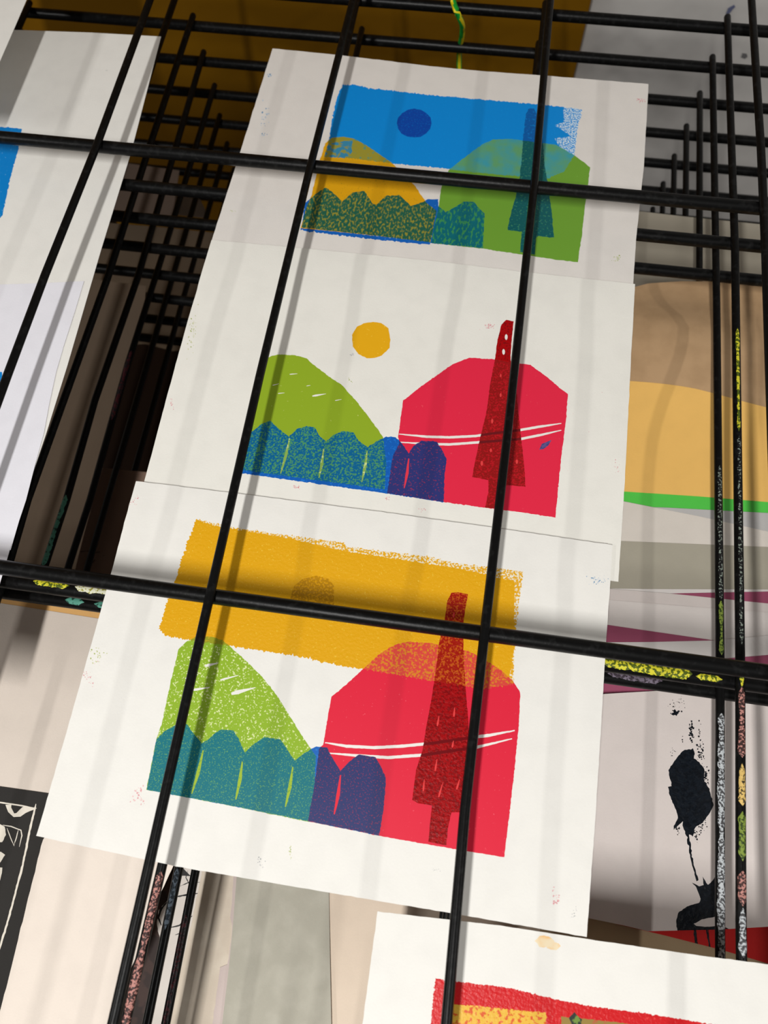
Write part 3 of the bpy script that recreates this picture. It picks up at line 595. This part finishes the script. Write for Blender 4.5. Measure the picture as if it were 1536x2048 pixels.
# fifth shelf: drawing, cream and grey sheets
dr = mat('brush_black', (25, 22, 22), rough=.5); brn = mat('painted_shade_brown', (62, 42, 36), (45, 30, 26), .5, 80, .6)  # the brown is shade on the drawing, put into its colour
def RD(s): return dr if 'k' in s else (brn if 'b' in s else None)
ll = [('b', q([(955, 600), (850, 600), (800, 900), (700, 1150), (560, 1600), (780, 1600), (840, 1300), (880, 1050), (860, 950), (870, 880), (930, 810), (960, 730)]), .5, 5, 0),
      ('k', q([(995, 640), (1048, 692), (995, 690)]), .2, 6, 0), ('k', q(stroke([(985, 748), (1045, 722), (1098, 726)], 7)), .3, 5, 0), ('k', q(stroke([(972, 803), (1030, 795), (1085, 786)], 14)), .4, 5, 0),
      ('k', q(stroke([(935, 815), (885, 870), (868, 920), (885, 962)], 12)), .3, 5, 0), ('k', q(stroke([(920, 978), (985, 962), (1055, 910)], 9)), .3, 5, 0), ('k', q(stroke([(960, 1015), (1005, 1000), (1036, 968)], 6)), .3, 5, 0), ('k', q(stroke([(1040, 740), (1020, 700), (1030, 660)], 6)), .3, 5, 0)]
sheet('art_print', 4, 0, [(300, 1640), (420, 1660), (406, 1740), (388, 1825), (368, 1920), (345, 2010), (325, 2100), (180, 2080), (240, 1900)], paperm('sketch_paper', (226, 218, 210)), ll, RD,
      'white sheet with black brush strokes and brown wash between the bottom wires', 'art print')
sheet('paper_sheet', 4, .0003, [(420, 1660), (560, 1690), (540, 2120), (310, 2110), (335, 2048), (370, 1905), (405, 1740)], paperm('cream_fibre_paper', (214, 200, 182), 236, (224, 212, 194)), (), None,
      'cream fibrous sheet with rough left edge beside the brush drawing', 'paper', edge=.4)
sheet('paper_sheet', 4, .0006, [(469, 1700), (500, 1700), (520, 1850), (500, 2120), (420, 2110), (425, 2048), (440, 1935), (455, 1929), (462, 1880), (464, 1850), (461, 1835), (467, 1755)], paperm('pale_mauve_paper', (206, 190, 184)), (), None,
      'pale mauve sheet edge peeking out left of the grey-green sheet', 'paper', edge=.4)
sheet('paper_sheet', 4, .0009, [(478, 1700), (560, 1710), (658, 1720), (658, 1786), (660, 1900), (663, 2048), (664, 2130), (430, 2110), (445, 2048), (458, 1940), (467, 1850), (474, 1757)], paperm('grey_green_paper', (176, 172, 158), 236, (186, 182, 168)), (), None,
      'grey-green translucent sheet at the bottom, left of the print with a red block', 'paper', bumpf=lambda X, Y: .0009*math.sin(X*170)+.0009)
sheet('paper_sheet', 4, .0002, [(640, 1700), (1200, 1790), (1180, 2000), (720, 2180), (640, 2150)], paperm('warm_beige_paper', (226, 208, 188)), (), None,
      'warm beige sheet between grey-green sheet and red-block print at the bottom', 'paper')
# grey sheet at the back right, on the fifth shelf
sheet('paper_sheet', 4, 0, [(1240, 419), (1274, 422), (1370, 433), (1536, 450), (1700, 466), (1690, 760), (1180, 700)], paperm('dim_grey_paper', (176, 168, 152)), (), None,
      'dim grey sheet at the back right, behind the kraft brown sheet', 'paper')
# dim sheets in the dark gap
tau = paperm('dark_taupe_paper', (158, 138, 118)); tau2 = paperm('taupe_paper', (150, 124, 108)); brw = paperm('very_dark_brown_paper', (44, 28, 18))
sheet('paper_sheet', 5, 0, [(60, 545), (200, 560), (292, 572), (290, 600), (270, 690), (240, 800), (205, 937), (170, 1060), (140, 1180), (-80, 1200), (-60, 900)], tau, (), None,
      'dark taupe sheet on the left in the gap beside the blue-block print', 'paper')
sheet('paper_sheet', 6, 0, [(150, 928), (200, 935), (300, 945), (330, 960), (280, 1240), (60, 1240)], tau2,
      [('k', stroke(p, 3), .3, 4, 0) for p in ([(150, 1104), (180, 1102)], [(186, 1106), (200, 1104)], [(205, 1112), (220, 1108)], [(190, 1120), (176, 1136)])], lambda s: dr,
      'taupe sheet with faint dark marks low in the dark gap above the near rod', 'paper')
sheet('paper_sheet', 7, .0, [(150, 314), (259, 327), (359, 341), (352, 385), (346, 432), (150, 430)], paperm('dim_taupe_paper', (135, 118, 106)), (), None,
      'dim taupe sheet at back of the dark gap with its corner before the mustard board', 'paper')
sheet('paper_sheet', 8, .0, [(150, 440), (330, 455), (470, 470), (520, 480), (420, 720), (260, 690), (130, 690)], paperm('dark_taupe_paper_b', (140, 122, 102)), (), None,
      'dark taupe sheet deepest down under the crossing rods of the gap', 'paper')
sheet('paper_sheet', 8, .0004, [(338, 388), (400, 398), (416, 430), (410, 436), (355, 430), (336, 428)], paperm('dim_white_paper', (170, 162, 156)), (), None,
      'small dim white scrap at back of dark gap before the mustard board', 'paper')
sheet('paper_sheet', 8, .0006, [(240, 690), (290, 688), (345, 702), (400, 700), (360, 990), (150, 980)], brw, (), None,  # dark sheet stands in for the shade below the gap's sheets
      'very dark brown sheet standing in for shade deep in the dark gap', 'paper')
